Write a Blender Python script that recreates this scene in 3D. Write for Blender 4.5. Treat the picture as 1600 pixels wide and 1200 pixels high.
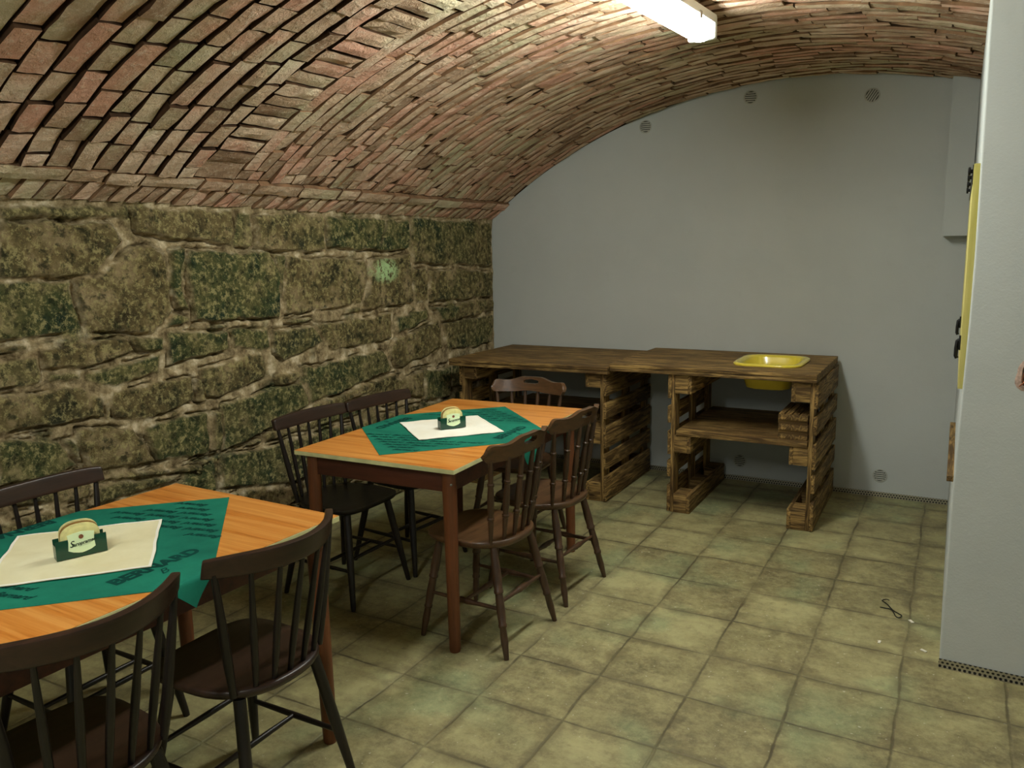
import bpy, bmesh, math, random
import numpy as np
from mathutils import Vector, Matrix, noise
for o in list(bpy.data.objects): bpy.data.objects.remove(o)
SC = bpy.context.scene
COL = SC.collection
PI = math.pi
# ---------------------------------------------------------------- camera
cd = bpy.data.cameras.new('camera'); cam = bpy.data.objects.new('camera', cd); COL.objects.link(cam)
cd.sensor_fit = 'HORIZONTAL'; cd.sensor_width = 36.0; cd.lens = 1249.75*36.0/1600; cd.clip_start = 0.02
_r = Vector((0.8745947487648384, 0.4845294058982544, -0.017756132823729003))
_u = Vector((-0.06434754647311468, 0.15229170696089642, 0.9862386269325628))
_f = Vector((-0.48056572775829487, 0.8614165605622062, -0.16437180565206216))
cam.matrix_world = Matrix(((_r.x,_u.x,-_f.x,3.08276),(_r.y,_u.y,-_f.y,-5.27940),(_r.z,_u.z,-_f.z,1.54679),(0,0,0,1)))
SC.camera = cam
# ---------------------------------------------------------------- light and exposure
W = bpy.data.worlds.new('world'); SC.world = W; W.use_nodes = True
W.node_tree.nodes['Background'].inputs[0].default_value = (0.8, 0.9, 1.0, 1)
W.node_tree.nodes['Background'].inputs[1].default_value = 0.02
vs = SC.view_settings
vs.view_transform = 'Standard'; vs.look = 'None'; vs.gamma = 1; vs.use_curve_mapping = False
vs.exposure = EXPOSURE = 0.0
LAMP_FRONT = 76.0      # emission strength of the tube over the aisle
LAMP_BACK = 92.0       # the second tube, behind the camera
# ---------------------------------------------------------------- helpers
def obj(name, me, mat=None, parent=None, **kw):
    o = bpy.data.objects.new(name, me); COL.objects.link(o)
    if mat is not None:
        for m in (mat if isinstance(mat, (list, tuple)) else [mat]): me.materials.append(m)
    if parent: o.parent = parent
    for k, v in kw.items(): o[k] = v
    return o
def mesh(name, verts, faces, smooth=False, angle=None):
    me = bpy.data.meshes.new(name); me.from_pydata([tuple(v) for v in verts], [], faces); me.update()
    bm = bmesh.new(); bm.from_mesh(me); bmesh.ops.recalc_face_normals(bm, faces=bm.faces); bm.to_mesh(me); bm.free()
    if smooth:
        for p in me.polygons: p.use_smooth = True
        if angle:
            try: me.set_sharp_from_angle(angle=angle)
            except Exception: pass
    return me
class MB:
    """collects shapes into one bmesh"""
    def __init__(s): s.v = []; s.f = []; s.mi = []
    def add(s, V, F, mi=0):
        n = len(s.v); s.v += [tuple(v) for v in V]; s.f += [tuple(i+n for i in f) for f in F]; s.mi += [mi]*len(F); return s
    def box(s, x0, x1, y0, y1, z0, z1, bev=0.0, mi=0, M=None):
        bm = bmesh.new(); bmesh.ops.create_cube(bm, size=1)
        for v in bm.verts: v.co = Vector(((x0+x1)/2+v.co.x*(x1-x0), (y0+y1)/2+v.co.y*(y1-y0), (z0+z1)/2+v.co.z*(z1-z0)))
        if bev > 0: bmesh.ops.bevel(bm, geom=bm.edges[:], offset=bev, segments=2, affect='EDGES', profile=0.6)
        bm.verts.index_update()
        V = [(M @ v.co if M else v.co.copy()) for v in bm.verts]; F = [[v.index for v in f.verts] for f in bm.faces]
        bm.free(); return s.add(V, F, mi)
    def lathe(s, p0, p1, prof, seg=14, mi=0):
        p0 = Vector(p0); p1 = Vector(p1); d = p1-p0; L = d.length; d.normalize()
        a = d.orthogonal().normalized(); b = d.cross(a)
        V = []; F = []; n = len(prof)
        for t, r in prof:
            for k in range(seg):
                an = 2*PI*k/seg; V.append(p0+d*(L*t)+a*(r*math.cos(an))+b*(r*math.sin(an)))
        for i in range(n-1):
            for k in range(seg):
                F.append((i*seg+k, i*seg+(k+1) % seg, (i+1)*seg+(k+1) % seg, (i+1)*seg+k))
        F.append(tuple(range(seg-1, -1, -1))); F.append(tuple((n-1)*seg+k for k in range(seg)))
        return s.add(V, F, mi)
    def tube(s, pts, r, seg=8, mi=0):
        V = []; F = []; n = len(pts); pts = [Vector(p) for p in pts]; a = None
        for i, p in enumerate(pts):
            d = (pts[min(i+1, n-1)]-pts[max(i-1, 0)]).normalized()
            a = d.orthogonal().normalized() if a is None else (a-d*a.dot(d)).normalized()
            b = d.cross(a)
            for k in range(seg):
                an = 2*PI*k/seg; V.append(p+a*(r*math.cos(an))+b*(r*math.sin(an)))
        for i in range(n-1):
            for k in range(seg): F.append((i*seg+k, i*seg+(k+1) % seg, (i+1)*seg+(k+1) % seg, (i+1)*seg+k))
        F.append(tuple(range(seg-1, -1, -1))); F.append(tuple((n-1)*seg+k for k in range(seg)))
        return s.add(V, F, mi)
    def plate(s, nu, nv, P, N, th, mask=None, mi=0):
        """curved board: P(u,v) front point, N(u,v) offset dir; cells where mask(u,v) is False are left out"""
        V = []; F = []
        for i in range(nu+1):
            for j in range(nv+1):
                p = Vector(P(i/nu, j/nv)); V.append(p)
        for i in range(nu+1):
            for j in range(nv+1):
                V.append(V[i*(nv+1)+j]+Vector(N(i/nu, j/nv))*th)
        K = (nu+1)*(nv+1); ix = lambda i, j: i*(nv+1)+j
        inc = [[(mask is None or mask((i+.5)/nu, (j+.5)/nv)) for j in range(nv)] for i in range(nu)]
        g = lambda i, j: 0 <= i < nu and 0 <= j < nv and inc[i][j]
        for i in range(nu):
            for j in range(nv):
                if not inc[i][j]: continue
                a, b, c, d = ix(i, j), ix(i+1, j), ix(i+1, j+1), ix(i, j+1)
                F.append((a, b, c, d)); F.append((d+K, c+K, b+K, a+K))
                if not g(i, j-1): F.append((b, a, a+K, b+K))
                if not g(i, j+1): F.append((d, c, c+K, d+K))
                if not g(i-1, j): F.append((a, d, d+K, a+K))
                if not g(i+1, j): F.append((c, b, b+K, c+K))
        used = sorted({i for f in F for i in f}); m = {o: n for n, o in enumerate(used)}
        return s.add([V[i] for i in used], [tuple(m[i] for i in f) for f in F], mi)
    def build(s, name, mat, parent=None, smooth=True, angle=0.7, bevel=0, **kw):
        me = mesh(name, s.v, s.f)
        for p, m in zip(me.polygons, s.mi): p.material_index = m; p.use_smooth = smooth
        if bevel:
            bm = bmesh.new(); bm.from_mesh(me)
            ed = [e for e in bm.edges if len(e.link_faces) == 2 and e.calc_face_angle(0) > 0.9]
            bmesh.ops.bevel(bm, geom=ed, offset=bevel, segments=2, affect='EDGES', profile=0.6, clamp_overlap=True)
            bm.to_mesh(me); bm.free()
            for p in me.polygons: p.use_smooth = smooth
        if smooth:
            try: me.set_sharp_from_angle(angle=angle)
            except Exception: pass
        return obj(name, me, mat, parent, **kw)
def empty(name, loc, rz=0, **kw):
    o = bpy.data.objects.new(name, None); COL.objects.link(o); o.location = loc; o.rotation_euler = (0, 0, rz)
    o.empty_display_size = 0.1
    for k, v in kw.items(): o[k] = v
    return o
def copy_tree(o, parent=None):
    c = o.copy(); COL.objects.link(c); c.parent = parent
    for ch in list(o.children): copy_tree(ch, c)
    return c
def smooth01(a, b, x): 
    t = np.clip((x-a)/(b-a), 0, 1); return t*t*(3-2*t)
# ---------------------------------------------------------------- materials
def lin(c):
    return tuple(((x/255)/12.92 if x/255 <= .04045 else ((x/255+.055)/1.055)**2.4) for x in c)+(1,)
class Mat:
    def __init__(s, name, rough=0.6, metal=0, spec=0.4):
        s.m = bpy.data.materials.new(name); s.m.use_nodes = True; s.t = s.m.node_tree; s.n = s.t.nodes; s.l = s.t.links
        s.b = s.n['Principled BSDF']; s.b.inputs['Roughness'].default_value = rough; s.b.inputs['Metallic'].default_value = metal
        s.b.inputs['Specular IOR Level'].default_value = spec
        s.co = s.n.new('ShaderNodeTexCoord').outputs['Object']
    def new(s, t, **kw):
        n = s.n.new('ShaderNode'+t)
        for k, v in kw.items(): setattr(n, k, v)
        return n
    def link(s, a, b): s.l.new(a, b)
    def map(s, scale=(1, 1, 1), loc=(0, 0, 0), rot=(0, 0, 0), src=None):
        n = s.new('Mapping'); n.inputs['Scale'].default_value = scale; n.inputs['Location'].default_value = loc; n.inputs['Rotation'].default_value = rot
        s.link(src or s.co, n.inputs['Vector']); return n.outputs[0]
    def noise(s, scale, detail=4, rough=.55, vec=None, dist=0):
        n = s.new('TexNoise'); n.inputs['Scale'].default_value = scale; n.inputs['Detail'].default_value = detail
        n.inputs['Roughness'].default_value = rough; n.inputs['Distortion'].default_value = dist
        s.link(vec or s.co, n.inputs['Vector']); return n.outputs['Fac']
    def ramp(s, fac, stops, interp='LINEAR'):
        n = s.new('ValToRGB'); n.color_ramp.interpolation = interp; e = n.color_ramp.elements
        while len(e) < len(stops): e.new(.5)
        for k, (p, c) in enumerate(stops): e[k].position = p; e[k].color = c if len(c) == 4 else lin(c)
        s.link(fac, n.inputs[0]); return n.outputs[0]
    def mix(s, fac, a, b, mode='MIX'):
        n = s.new('Mix', data_type='RGBA', blend_type=mode)
        for i, v in ((0, fac), (6, a), (7, b)):
            if hasattr(v, 'node'): s.link(v, n.inputs[i])
            else: n.inputs[i].default_value = v if (i == 0 or len(v) == 4) else lin(v)
        return n.outputs[2]
    def math(s, op, a, b=0.0, c=None, clamp=False):
        n = s.new('Math', operation=op, use_clamp=clamp)
        for i, v in enumerate((a, b) if c is None else (a, b, c)):
            if hasattr(v, 'node'): s.link(v, n.inputs[i])
            else: n.inputs[i].default_value = v
        return n.outputs[0]
    def attr(s, name):
        n = s.new('Attribute'); n.attribute_name = name; return n.outputs['Fac']
    def bump(s, h, strength=.5, dist=.01, prev=None):
        n = s.new('Bump'); n.inputs['Strength'].default_value = strength; n.inputs['Distance'].default_value = dist
        s.link(h, n.inputs['Height'])
        if prev: s.link(prev, n.inputs['Normal'])
        s.link(n.outputs[0], s.b.inputs['Normal']); return n.outputs[0]
    def color(s, c):
        if hasattr(c, 'node'): s.link(c, s.b.inputs['Base Color'])
        else: s.b.inputs['Base Color'].default_value = c if len(c) == 4 else lin(c)
        return s.m
def wood(name, dark, light, axis='x', scale=1.0, rough=.5, spec=.4, bumpy=.15, streak=14):
    m = Mat(name, rough, spec=spec)
    sc = {'x': (1.2, streak, streak), 'y': (streak, 1.2, streak), 'z': (streak, streak, 1.2)}[axis]
    v = m.map(tuple(a*scale for a in sc))
    n1 = m.noise(1.6, 5, .6, v, .6); n2 = m.noise(7, 3, .6, v, .2)
    h = m.math('MULTIPLY_ADD', n2, .35, m.math('MULTIPLY', n1, .75))
    m.color(m.ramp(h, [(.33, dark), (.72, light)])); m.bump(h, bumpy, .004)
    return m.m
def plain(name, c, rough=.5, metal=0, spec=.4, var=.12, sc=8, bump=.0, bsc=60):
    m = Mat(name, rough, metal, spec)
    n = m.noise(sc, 4)
    d = tuple(max(0, x*(1-var)) for x in c); l = tuple(min(255, x*(1+var)) for x in c)
    m.color(m.ramp(n, [(.3, d), (.7, l)]))
    if bump: m.bump(m.noise(bsc, 4), bump, .003)
    return m.m
def plaster(name, c):
    m = Mat(name, .85, spec=.2)
    n = m.noise(1.1, 4, .6); n2 = m.noise(9, 5, .6)
    base = m.ramp(n, [(.3, tuple(x*.95 for x in c)), (.7, c)])
    base = m.mix(m.math('MULTIPLY', m.ramp(n2, [(.60, (0, 0, 0)), (.75, (255, 255, 255))]), .10), base, tuple(x*.78 for x in c))
    m.color(base)
    m.bump(m.noise(130, 3, .6), .35, .002, m.bump(m.noise(14, 4), .25, .006)); return m.m
PLASTER = plaster('grey_white_plaster', (188, 192, 188))
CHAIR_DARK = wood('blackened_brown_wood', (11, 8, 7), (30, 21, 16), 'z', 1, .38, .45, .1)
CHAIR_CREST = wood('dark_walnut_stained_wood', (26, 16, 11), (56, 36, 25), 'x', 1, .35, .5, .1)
CHAIR_BROWN = wood('brown_stained_beech', (50, 34, 21), (98, 68, 42), 'x', 1, .33, .5, .1)
CHAIR_BROWN_Z = wood('brown_stained_turned_beech', (40, 27, 18), (82, 56, 36), 'z', 1, .36, .5, .1)
LEG_WOOD = wood('reddish_brown_table_leg_wood', (74, 40, 22), (116, 68, 38), 'z', .8, .4, .4, .08)
APRON = wood('dark_mahogany_apron_wood', (48, 24, 16), (86, 46, 30), 'x', .8, .45, .4, .08)
def laminate():
    m = Mat('orange_beech_laminate', .32, spec=.45)
    v = m.map((.8, 30, 30)); w = m.noise(1.5, 3, .5, m.map((1.2, 2.2, 1)))
    n1 = m.noise(1.3, 5, .62, v, .9); n2 = m.noise(6, 3, .6, v)
    h = m.math('MULTIPLY_ADD', n2, .3, m.math('MULTIPLY', n1, .8))
    m.color(m.ramp(h, [(.35, (160, 86, 28)), (.48, (200, 124, 48)), (.66, (216, 150, 74))])); return m.m
LAMINATE = laminate()
EDGE = plain('cream_laminate_edge', (206, 204, 150), .5)
def pallet(name, axis):
    m = Mat(name, .7, spec=.25)
    sc = {'x': (2.4, 34, 34), 'y': (34, 2.4, 34), 'z': (34, 34, 2.4)}[axis]
    v = m.map(sc); n1 = m.noise(1.5, 6, .65, v, 1.2); n2 = m.noise(3, 4, .6)
    knots = m.new('TexVoronoi'); knots.inputs['Scale'].default_value = 2.6; m.link(m.map({'x': (1.2, 4, 4), 'y': (4, 1.2, 4), 'z': (4, 4, 1.2)}[axis]), knots.inputs['Vector'])
    k = m.ramp(knots.outputs['Distance'], [(.03, (255, 255, 255)), (.12, (0, 0, 0))])
    c = m.ramp(n1, [(.30, (42, 29, 17)), (.46, (98, 76, 43)), (.64, (180, 146, 88))])
    c = m.mix(m.math('MULTIPLY', m.ramp(n2, [(.42, (0, 0, 0)), (.68, (255, 255, 255))]), .55), c, (66, 44, 22))
    c = m.mix(m.math('MULTIPLY', k, .8), c, (30, 17, 9))
    m.color(c); m.bump(n1, .5, .006); return m.m
PAL_X = pallet('scorched_pallet_wood_across', 'x'); PAL_Y = pallet('scorched_pallet_wood_deep', 'y'); PAL_Z = pallet('scorched_pallet_wood_upright', 'z')
METAL = plain('galvanised_metal', (150, 150, 145), .35, .9)
BLACK = plain('black_plastic', (14, 14, 15), .4)
def stone_mat():
    m = Mat('mossy_sandstone', .9, spec=.15)
    big = m.noise(1.5, 4, .6); mid = m.noise(6, 6, .68); fine = m.noise(38, 7, .8)
    sid = m.attr('stone'); mort = m.attr('mortar')
    green = m.ramp(mid, [(.34, (34, 54, 42)), (.46, (66, 74, 44)), (.57, (98, 95, 58)), (.68, (150, 136, 96))])
    tan = m.ramp(mid, [(.35, (66, 58, 38)), (.5, (112, 98, 64)), (.66, (162, 142, 106))])
    f = m.math('ADD', m.math('MULTIPLY', sid, .45), m.math('MULTIPLY', big, .75))
    c = m.mix(m.ramp(f, [(.52, (0, 0, 0)), (.74, (255, 255, 255))]), green, tan)
    c = m.mix(m.math('MULTIPLY', m.ramp(fine, [(.50, (0, 0, 0)), (.58, (255, 255, 255))]), .75), c, (176, 164, 112))
    c = m.mix(m.math('MULTIPLY', m.ramp(m.noise(22, 5, .7, m.map((1, 1, 1), (3, 5, 1))), [(.52, (0, 0, 0)), (.62, (255, 255, 255))]), .75), c, (26, 34, 20))
    mc = m.ramp(m.noise(14, 5, .7), [(.35, (96, 80, 54)), (.52, (176, 156, 118)), (.66, (226, 210, 176))])
    c = m.mix(m.math('MULTIPLY', mort, m.ramp(m.noise(4.5, 5), [(.34, (0, 0, 0)), (.46, (255, 255, 255))])), c, mc)
    li = m.math('MULTIPLY', m.attr('lichen'), m.ramp(m.noise(38, 4, .7), [(.44, (0, 0, 0)), (.52, (255, 255, 255))]))
    c = m.mix(li, c, (180, 210, 150))
    m.color(c); m.bump(fine, 1.0, .012, m.bump(mid, .9, .025)); return m.m
STONE = stone_mat()
def brick_mat():
    m = Mat('whitewash_stained_vault_brick', .88, spec=.15)
    r = m.attr('tone'); n = m.noise(5, 5, .62); f = m.noise(42, 5, .7); g = m.noise(2.0, 4, .55, m.map((1, 1, 1), (7, 2, 3)))
    c = m.ramp(m.math('MULTIPLY_ADD', r, .5, m.math('MULTIPLY', n, .6)), [(.28, (158, 128, 102)), (.5, (206, 176, 146)), (.74, (230, 206, 178))])
    c = m.mix(m.math('MULTIPLY', m.ramp(g, [(.50, (0, 0, 0)), (.66, (255, 255, 255))]), .55), c, (202, 204, 162))
    red = m.math('MULTIPLY', m.ramp(m.math('MULTIPLY_ADD', m.noise(2.6, 3), .7, m.math('MULTIPLY', r, .33)), [(.54, (0, 0, 0)), (.68, (255, 255, 255))]), .6)
    c = m.mix(red, c, (204, 128, 104))
    c = m.mix(m.math('MULTIPLY', m.ramp(f, [(.54, (0, 0, 0)), (.66, (255, 255, 255))]), .45), c, (232, 220, 196))
    m.color(c); m.bump(f, 1.0, .016, m.bump(n, .8, .02)); return m.m
BRICK = brick_mat()
MORTAR_SHADE = plain('dark_mortar_and_gap_shade', (62, 44, 30), .95, 0, .1, .3, 12, .6, 40)  # joint mortar, also painted on brick sides as the shade of the steps
MORTAR_PALE = plain('brown_lime_mortar', (118, 90, 66), .95, 0, .1, .25, 12, .6, 40)
def floor_mat():
    m = Mat('worn_concrete_tile_floor', .62, spec=.35)
    wv = m.new('TexNoise'); wv.inputs['Scale'].default_value = 3; m.link(m.co, wv.inputs['Vector'])
    sub = m.new('VectorMath', operation='MULTIPLY_ADD'); m.link(wv.outputs['Color'], sub.inputs[0]); sub.inputs[1].default_value = (.034, .034, 0); m.link(m.co, sub.inputs[2])
    v = m.map((1/.325, 1/.325, 0), (-(3.0+.009)/.325+20, (2.09-.009)/.325+20, 0), src=sub.outputs[0])
    sp = m.new('SeparateXYZ'); m.link(v, sp.inputs[0])
    fl = [m.math('FLOOR', sp.outputs[i]) for i in (0, 1)]
    cb = m.new('CombineXYZ'); m.link(fl[0], cb.inputs[0]); m.link(fl[1], cb.inputs[1])
    wn = m.new('TexWhiteNoise'); m.link(cb.outputs[0], wn.inputs['Vector'])
    ds = []
    for i in (0, 1):
        fr = m.math('FRACT', sp.outputs[i]); ds.append(m.math('MINIMUM', fr, m.math('SUBTRACT', 1.0, fr)))
    d = m.math('MINIMUM', ds[0], ds[1])
    n = m.noise(3.5, 5, .62); n2 = m.noise(11, 6, .7); streak = m.noise(2.2, 5, .65, m.map((1, 6, 1), rot=(0, 0, .6)))
    h = m.math('MULTIPLY_ADD', wn.outputs['Value'], .22, m.math('MULTIPLY', n, .8))
    c = m.ramp(h, [(.33, (102, 94, 64)), (.5, (134, 126, 86)), (.66, (164, 158, 112))])
    c = m.mix(m.math('MULTIPLY', m.ramp(n2, [(.46, (0, 0, 0)), (.68, (255, 255, 255))]), .5), c, (180, 172, 124))
    c = m.mix(m.math('MULTIPLY', m.ramp(streak, [(.50, (0, 0, 0)), (.66, (255, 255, 255))]), .45), c, (116, 104, 74))
    green = m.math('MULTIPLY', m.ramp(m.noise(2.1, 3, .5, m.map((1, 1, 1), (4, 1, 0))), [(.52, (0, 0, 0)), (.64, (255, 255, 255))]), .36)
    c = m.mix(green, c, (118, 148, 110))
    spk = m.ramp(m.noise(34, 6, .8), [(.40, (0, 0, 0)), (.62, (255, 255, 255))]); c = m.mix(m.math('MULTIPLY', spk, .32), c, (186, 178, 130))
    dk = m.ramp(m.noise(19, 7, .8, m.map((1, 1, 1), (7, 3, 0))), [(.52, (0, 0, 0)), (.64, (255, 255, 255))]); c = m.mix(m.math('MULTIPLY', dk, .34), c, (96, 86, 60))
    chips = m.ramp(m.noise(60, 2, .5), [(.70, (0, 0, 0)), (.74, (255, 255, 255))])
    c = m.mix(m.math('MULTIPLY', chips, .5), c, (220, 216, 196))
    dirty = m.ramp(m.math('ADD', d, m.math('MULTIPLY', m.math('SUBTRACT', n2, .5), .5)), [(.0, (255, 255, 255)), (.14, (0, 0, 0))]); c = m.mix(m.math('MULTIPLY', dirty, .5), c, (98, 88, 62))
    brk = m.ramp(m.noise(2.6, 4, .6, m.map((1, 1, 1), (9, 9, 0))), [(.40, (90, 90, 90)), (.6, (255, 255, 255))])
    gr = m.ramp(m.math('ADD', d, m.math('MULTIPLY', m.math('SUBTRACT', n2, .5), .03)), [(.007, (255, 255, 255)), (.018, (0, 0, 0))]); c = m.mix(m.math('MULTIPLY', m.math('MULTIPLY', gr, brk), .85), c, (78, 70, 50))
    m.color(c)
    hh = m.math('SUBTRACT', m.math('MULTIPLY', n2, .35), m.math('MULTIPLY', gr, .8)); m.bump(hh, .5, .006)
    m.link(m.ramp(n2, [(.3, (.45, .45, .45, 1)), (.7, (.75, .75, .75, 1))]), m.b.inputs['Roughness']); return m.m
FLOOR = floor_mat()
GREEN = Mat('teal_green_cotton', .85, spec=.15); GREEN.color(GREEN.ramp(GREEN.noise(7, 4), [(.3, (20, 96, 78)), (.7, (30, 122, 98))])); GREEN.bump(GREEN.noise(260, 2), .2, .001, GREEN.bump(GREEN.noise(9, 3), .25, .008)); GREEN = GREEN.m
INK = plain('dark_green_print', (10, 62, 54), .85, 0, .1)
NAPKIN = Mat('cream_cotton', .9, spec=.1); NAPKIN.color(NAPKIN.ramp(NAPKIN.noise(5, 4), [(.3, (214, 204, 160)), (.7, (232, 226, 190))])); NAPKIN.bump(NAPKIN.noise(9, 4), .5, .01); NAPKIN = NAPKIN.m
WHITECL = Mat('white_cotton', .9, spec=.1); WHITECL.color(WHITECL.ramp(WHITECL.noise(5, 4), [(.3, (232, 226, 206)), (.7, (246, 243, 230))])); WHITECL.bump(WHITECL.noise(9, 4), .5, .01); WHITECL = WHITECL.m
HOLDER = plain('bottle_green_plastic', (8, 62, 44), .25, 0, .6, .05)
LABEL = plain('pale_green_white_label', (222, 240, 196), .4, 0, .4, .04)
LABELINK = plain('black_green_label_ink', (20, 44, 30), .5, 0, .3, .02)
SEAL = plain('brown_red_seal_ink', (120, 74, 50), .5, 0, .3, .1, 200)
COASTER = plain('pale_card_coaster', (222, 214, 150), .7, 0, .2, .10, 30)
COASTER_RIM = plain('brown_card_coaster_edge', (156, 120, 66), .7, 0, .2, .12, 30)
SINK = plain('yellow_enamel', (226, 206, 74), .16, 0, .6, .05)
def emit(name, c, s):
    m = bpy.data.materials.new(name); m.use_nodes = True; n = m.node_tree.nodes; b = n['Principled BSDF']
    b.inputs['Base Color'].default_value = (.8, .8, .8, 1); b.inputs['Emission Color'].default_value = c; b.inputs['Emission Strength'].default_value = s; return m
# ================================================================ THE SETTING
VR, VX, VZ = 3.42, 2.15, 2.54-3.42
VA = math.asin(2.15/3.42); VS = 2*VR*VA; YB = -7.0
def vault(s, y, h):
    th = s/VR-VA; r = VR-h
    return (VX+r*math.sin(th), y, VZ+r*math.cos(th))
def nz(x, y, z): return noise.noise(Vector((x, y, z)))
STONES=[
 [(-3.58,1.738),(-3.045,1.765),(-3.043,1.713),(-3.586,1.693)],
 [(-3.587,1.685),(-3.141,1.695),(-3.092,1.606),(-3.222,1.476),(-3.611,1.485)],
 [(-3.031,1.759),(-2.487,1.765),(-2.493,1.598),(-2.795,1.618),(-3.012,1.644)],
 [(-2.466,1.758),(-2.36,1.759),(-2.372,1.583),(-2.493,1.598)],
 [(-2.344,1.754),(-1.852,1.761),(-1.855,1.566),(-2.256,1.566),(-2.351,1.582)],
 [(-1.819,1.754),(-1.299,1.755),(-1.384,1.562),(-1.81,1.578)],
 [(-1.27,1.75),(-1.052,1.749),(-1.064,1.569),(-1.384,1.556)],
 [(-1.017,1.766),(-0.038,1.757),(-0.028,1.434),(-1.021,1.477)],
 [(-3.612,1.476),(-3.312,1.461),(-3.316,1.342),(-3.305,1.251),(-3.485,1.244),(-3.638,1.254)],
 [(-3.301,1.466),(-3.223,1.465),(-3.05,1.58),(-2.954,1.6),(-2.901,1.572),(-2.866,1.423),(-2.865,1.302),(-2.962,1.218),(-3.289,1.243),(-3.296,1.328)],
 [(-2.854,1.578),(-2.773,1.585),(-2.811,1.464),(-2.784,1.303),(-2.842,1.308),(-2.86,1.437)],
 [(-2.854,1.297),(-2.786,1.277),(-2.779,1.247),(-2.925,1.228)],
 [(-2.765,1.575),(-2.267,1.566),(-2.204,1.443),(-2.225,1.216),(-2.75,1.248),(-2.77,1.404)],
 [(-2.146,1.54),(-1.508,1.512),(-1.487,1.474),(-1.548,1.251),(-1.729,1.241),(-2.173,1.233)],
 [(-2.25,1.554),(-2.156,1.548),(-2.196,1.227),(-2.194,1.377)],
 [(-1.458,1.508),(-1.076,1.545),(-1.059,1.219),(-1.524,1.215)],
 [(-1.03,1.447),(-0.869,1.434),(-0.881,1.228),(-1.016,1.216)],
 [(-0.843,1.433),(-0.03,1.398),(-0.024,1.199),(-0.856,1.22)],
 [(-3.64,1.237),(-3.514,1.228),(-3.515,1.201),(-3.645,1.198)],
 [(-3.491,1.192),(-3.307,1.21),(-3.1,1.208),(-3.069,1.145),(-3.303,1.117),(-3.475,1.115)],
 [(-3.07,1.215),(-2.936,1.198),(-2.941,1.133),(-3.053,1.143)],
 [(-2.913,1.213),(-2.567,1.192),(-2.571,1.094),(-2.909,1.057)],
 [(-2.542,1.189),(-2.429,1.191),(-2.302,1.173),(-2.311,1.08),(-2.419,1.075),(-2.536,1.098)],
 [(-2.281,1.165),(-1.973,1.162),(-1.878,1.062),(-2.205,0.995),(-2.273,1.051)],
 [(-1.947,1.168),(-1.258,1.178),(-1.269,1.016),(-1.824,1.001)],
 [(-2.174,1.212),(-1.974,1.209),(-1.946,1.182),(-2.177,1.183)],
 [(-1.701,1.239),(-1.559,1.233),(-1.555,1.202),(-1.712,1.207)],
 [(-2.752,1.227),(-2.568,1.223),(-2.56,1.203),(-2.757,1.21)],
 [(-1.221,1.145),(-0.892,1.182),(-0.878,1.105),(-1.221,1.036)],
 [(-0.847,1.183),(-0.502,1.171),(-0.506,1.096),(-0.711,1.069)],
 [(-0.466,1.202),(-0.024,1.187),(-0.028,1.102),(-0.679,1.062)],
 [(-3.647,1.178),(-3.496,1.175),(-3.483,1.07),(-3.662,1.052)],
 [(-3.464,1.102),(-3.322,1.095),(-3.324,1.056),(-3.46,1.062)],
 [(-3.31,1.093),(-2.943,1.12),(-2.96,1.035),(-3.185,1.019),(-3.309,1.045)],
 [(-3.21,0.957),(-3.195,0.998),(-2.788,0.997),(-2.794,0.876),(-3.034,0.839),(-3.211,0.894)],
 [(-2.735,1.027),(-2.361,1.058),(-2.351,0.928),(-2.642,0.865),(-2.722,0.886)],
 [(-2.275,0.93),(-2.078,0.946),(-2.125,0.881),(-2.262,0.868)],
 [(-2.053,0.951),(-1.371,0.95),(-1.283,0.816),(-1.71,0.762),(-2.021,0.736)],
 [(-1.24,1.005),(-0.764,1.091),(-0.717,0.893),(-1.236,0.819),(-1.32,0.934)],
 [(-0.688,1.058),(-0.029,1.078),(-0.038,0.859),(-0.642,0.862)],
 [(-2.773,0.983),(-2.74,0.982),(-2.737,0.866),(-2.779,0.87)],
 [(-3.664,1.035),(-3.329,1.037),(-3.237,0.975),(-3.239,0.892),(-3.679,0.904)],
 [(-2.629,0.832),(-2.33,0.866),(-2.078,0.867),(-2.029,0.738),(-2.395,0.64),(-2.652,0.597)],
 [(-2.015,0.721),(-1.251,0.797),(-1.242,0.724),(-1.715,0.692),(-2.237,0.636)],
 [(-1.207,0.745),(-0.954,0.761),(-0.964,0.594),(-1.629,0.691),(-1.411,0.74)],
 [(-0.928,0.758),(-0.623,0.76),(-0.635,0.538),(-0.94,0.572)],
 [(-3.682,0.882),(-3.445,0.836),(-3.381,0.714),(-3.704,0.697)],
 [(-3.423,0.834),(-3.39,0.831),(-3.359,0.72),(-3.375,0.717)],
 [(-3.37,0.866),(-3.115,0.828),(-3.026,0.641),(-3.338,0.677),(-3.371,0.789)],
 [(-3.062,0.817),(-2.717,0.817),(-2.737,0.617),(-3.018,0.648)],
 [(-2.695,0.808),(-2.643,0.811),(-2.663,0.604),(-2.72,0.618)],
 [(-2.646,0.581),(-2.243,0.564),(-1.431,0.542),(-1.442,0.392),(-2.263,0.33),(-2.68,0.427)],
 [(-3.31,0.65),(-2.788,0.576),(-2.791,0.539),(-3.298,0.625)],
 [(-3.303,0.607),(-2.863,0.549),(-2.932,0.532),(-3.341,0.527)],
 [(-3.705,0.685),(-3.486,0.686),(-3.34,0.658),(-3.35,0.568),(-3.711,0.635)],
]
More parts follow.
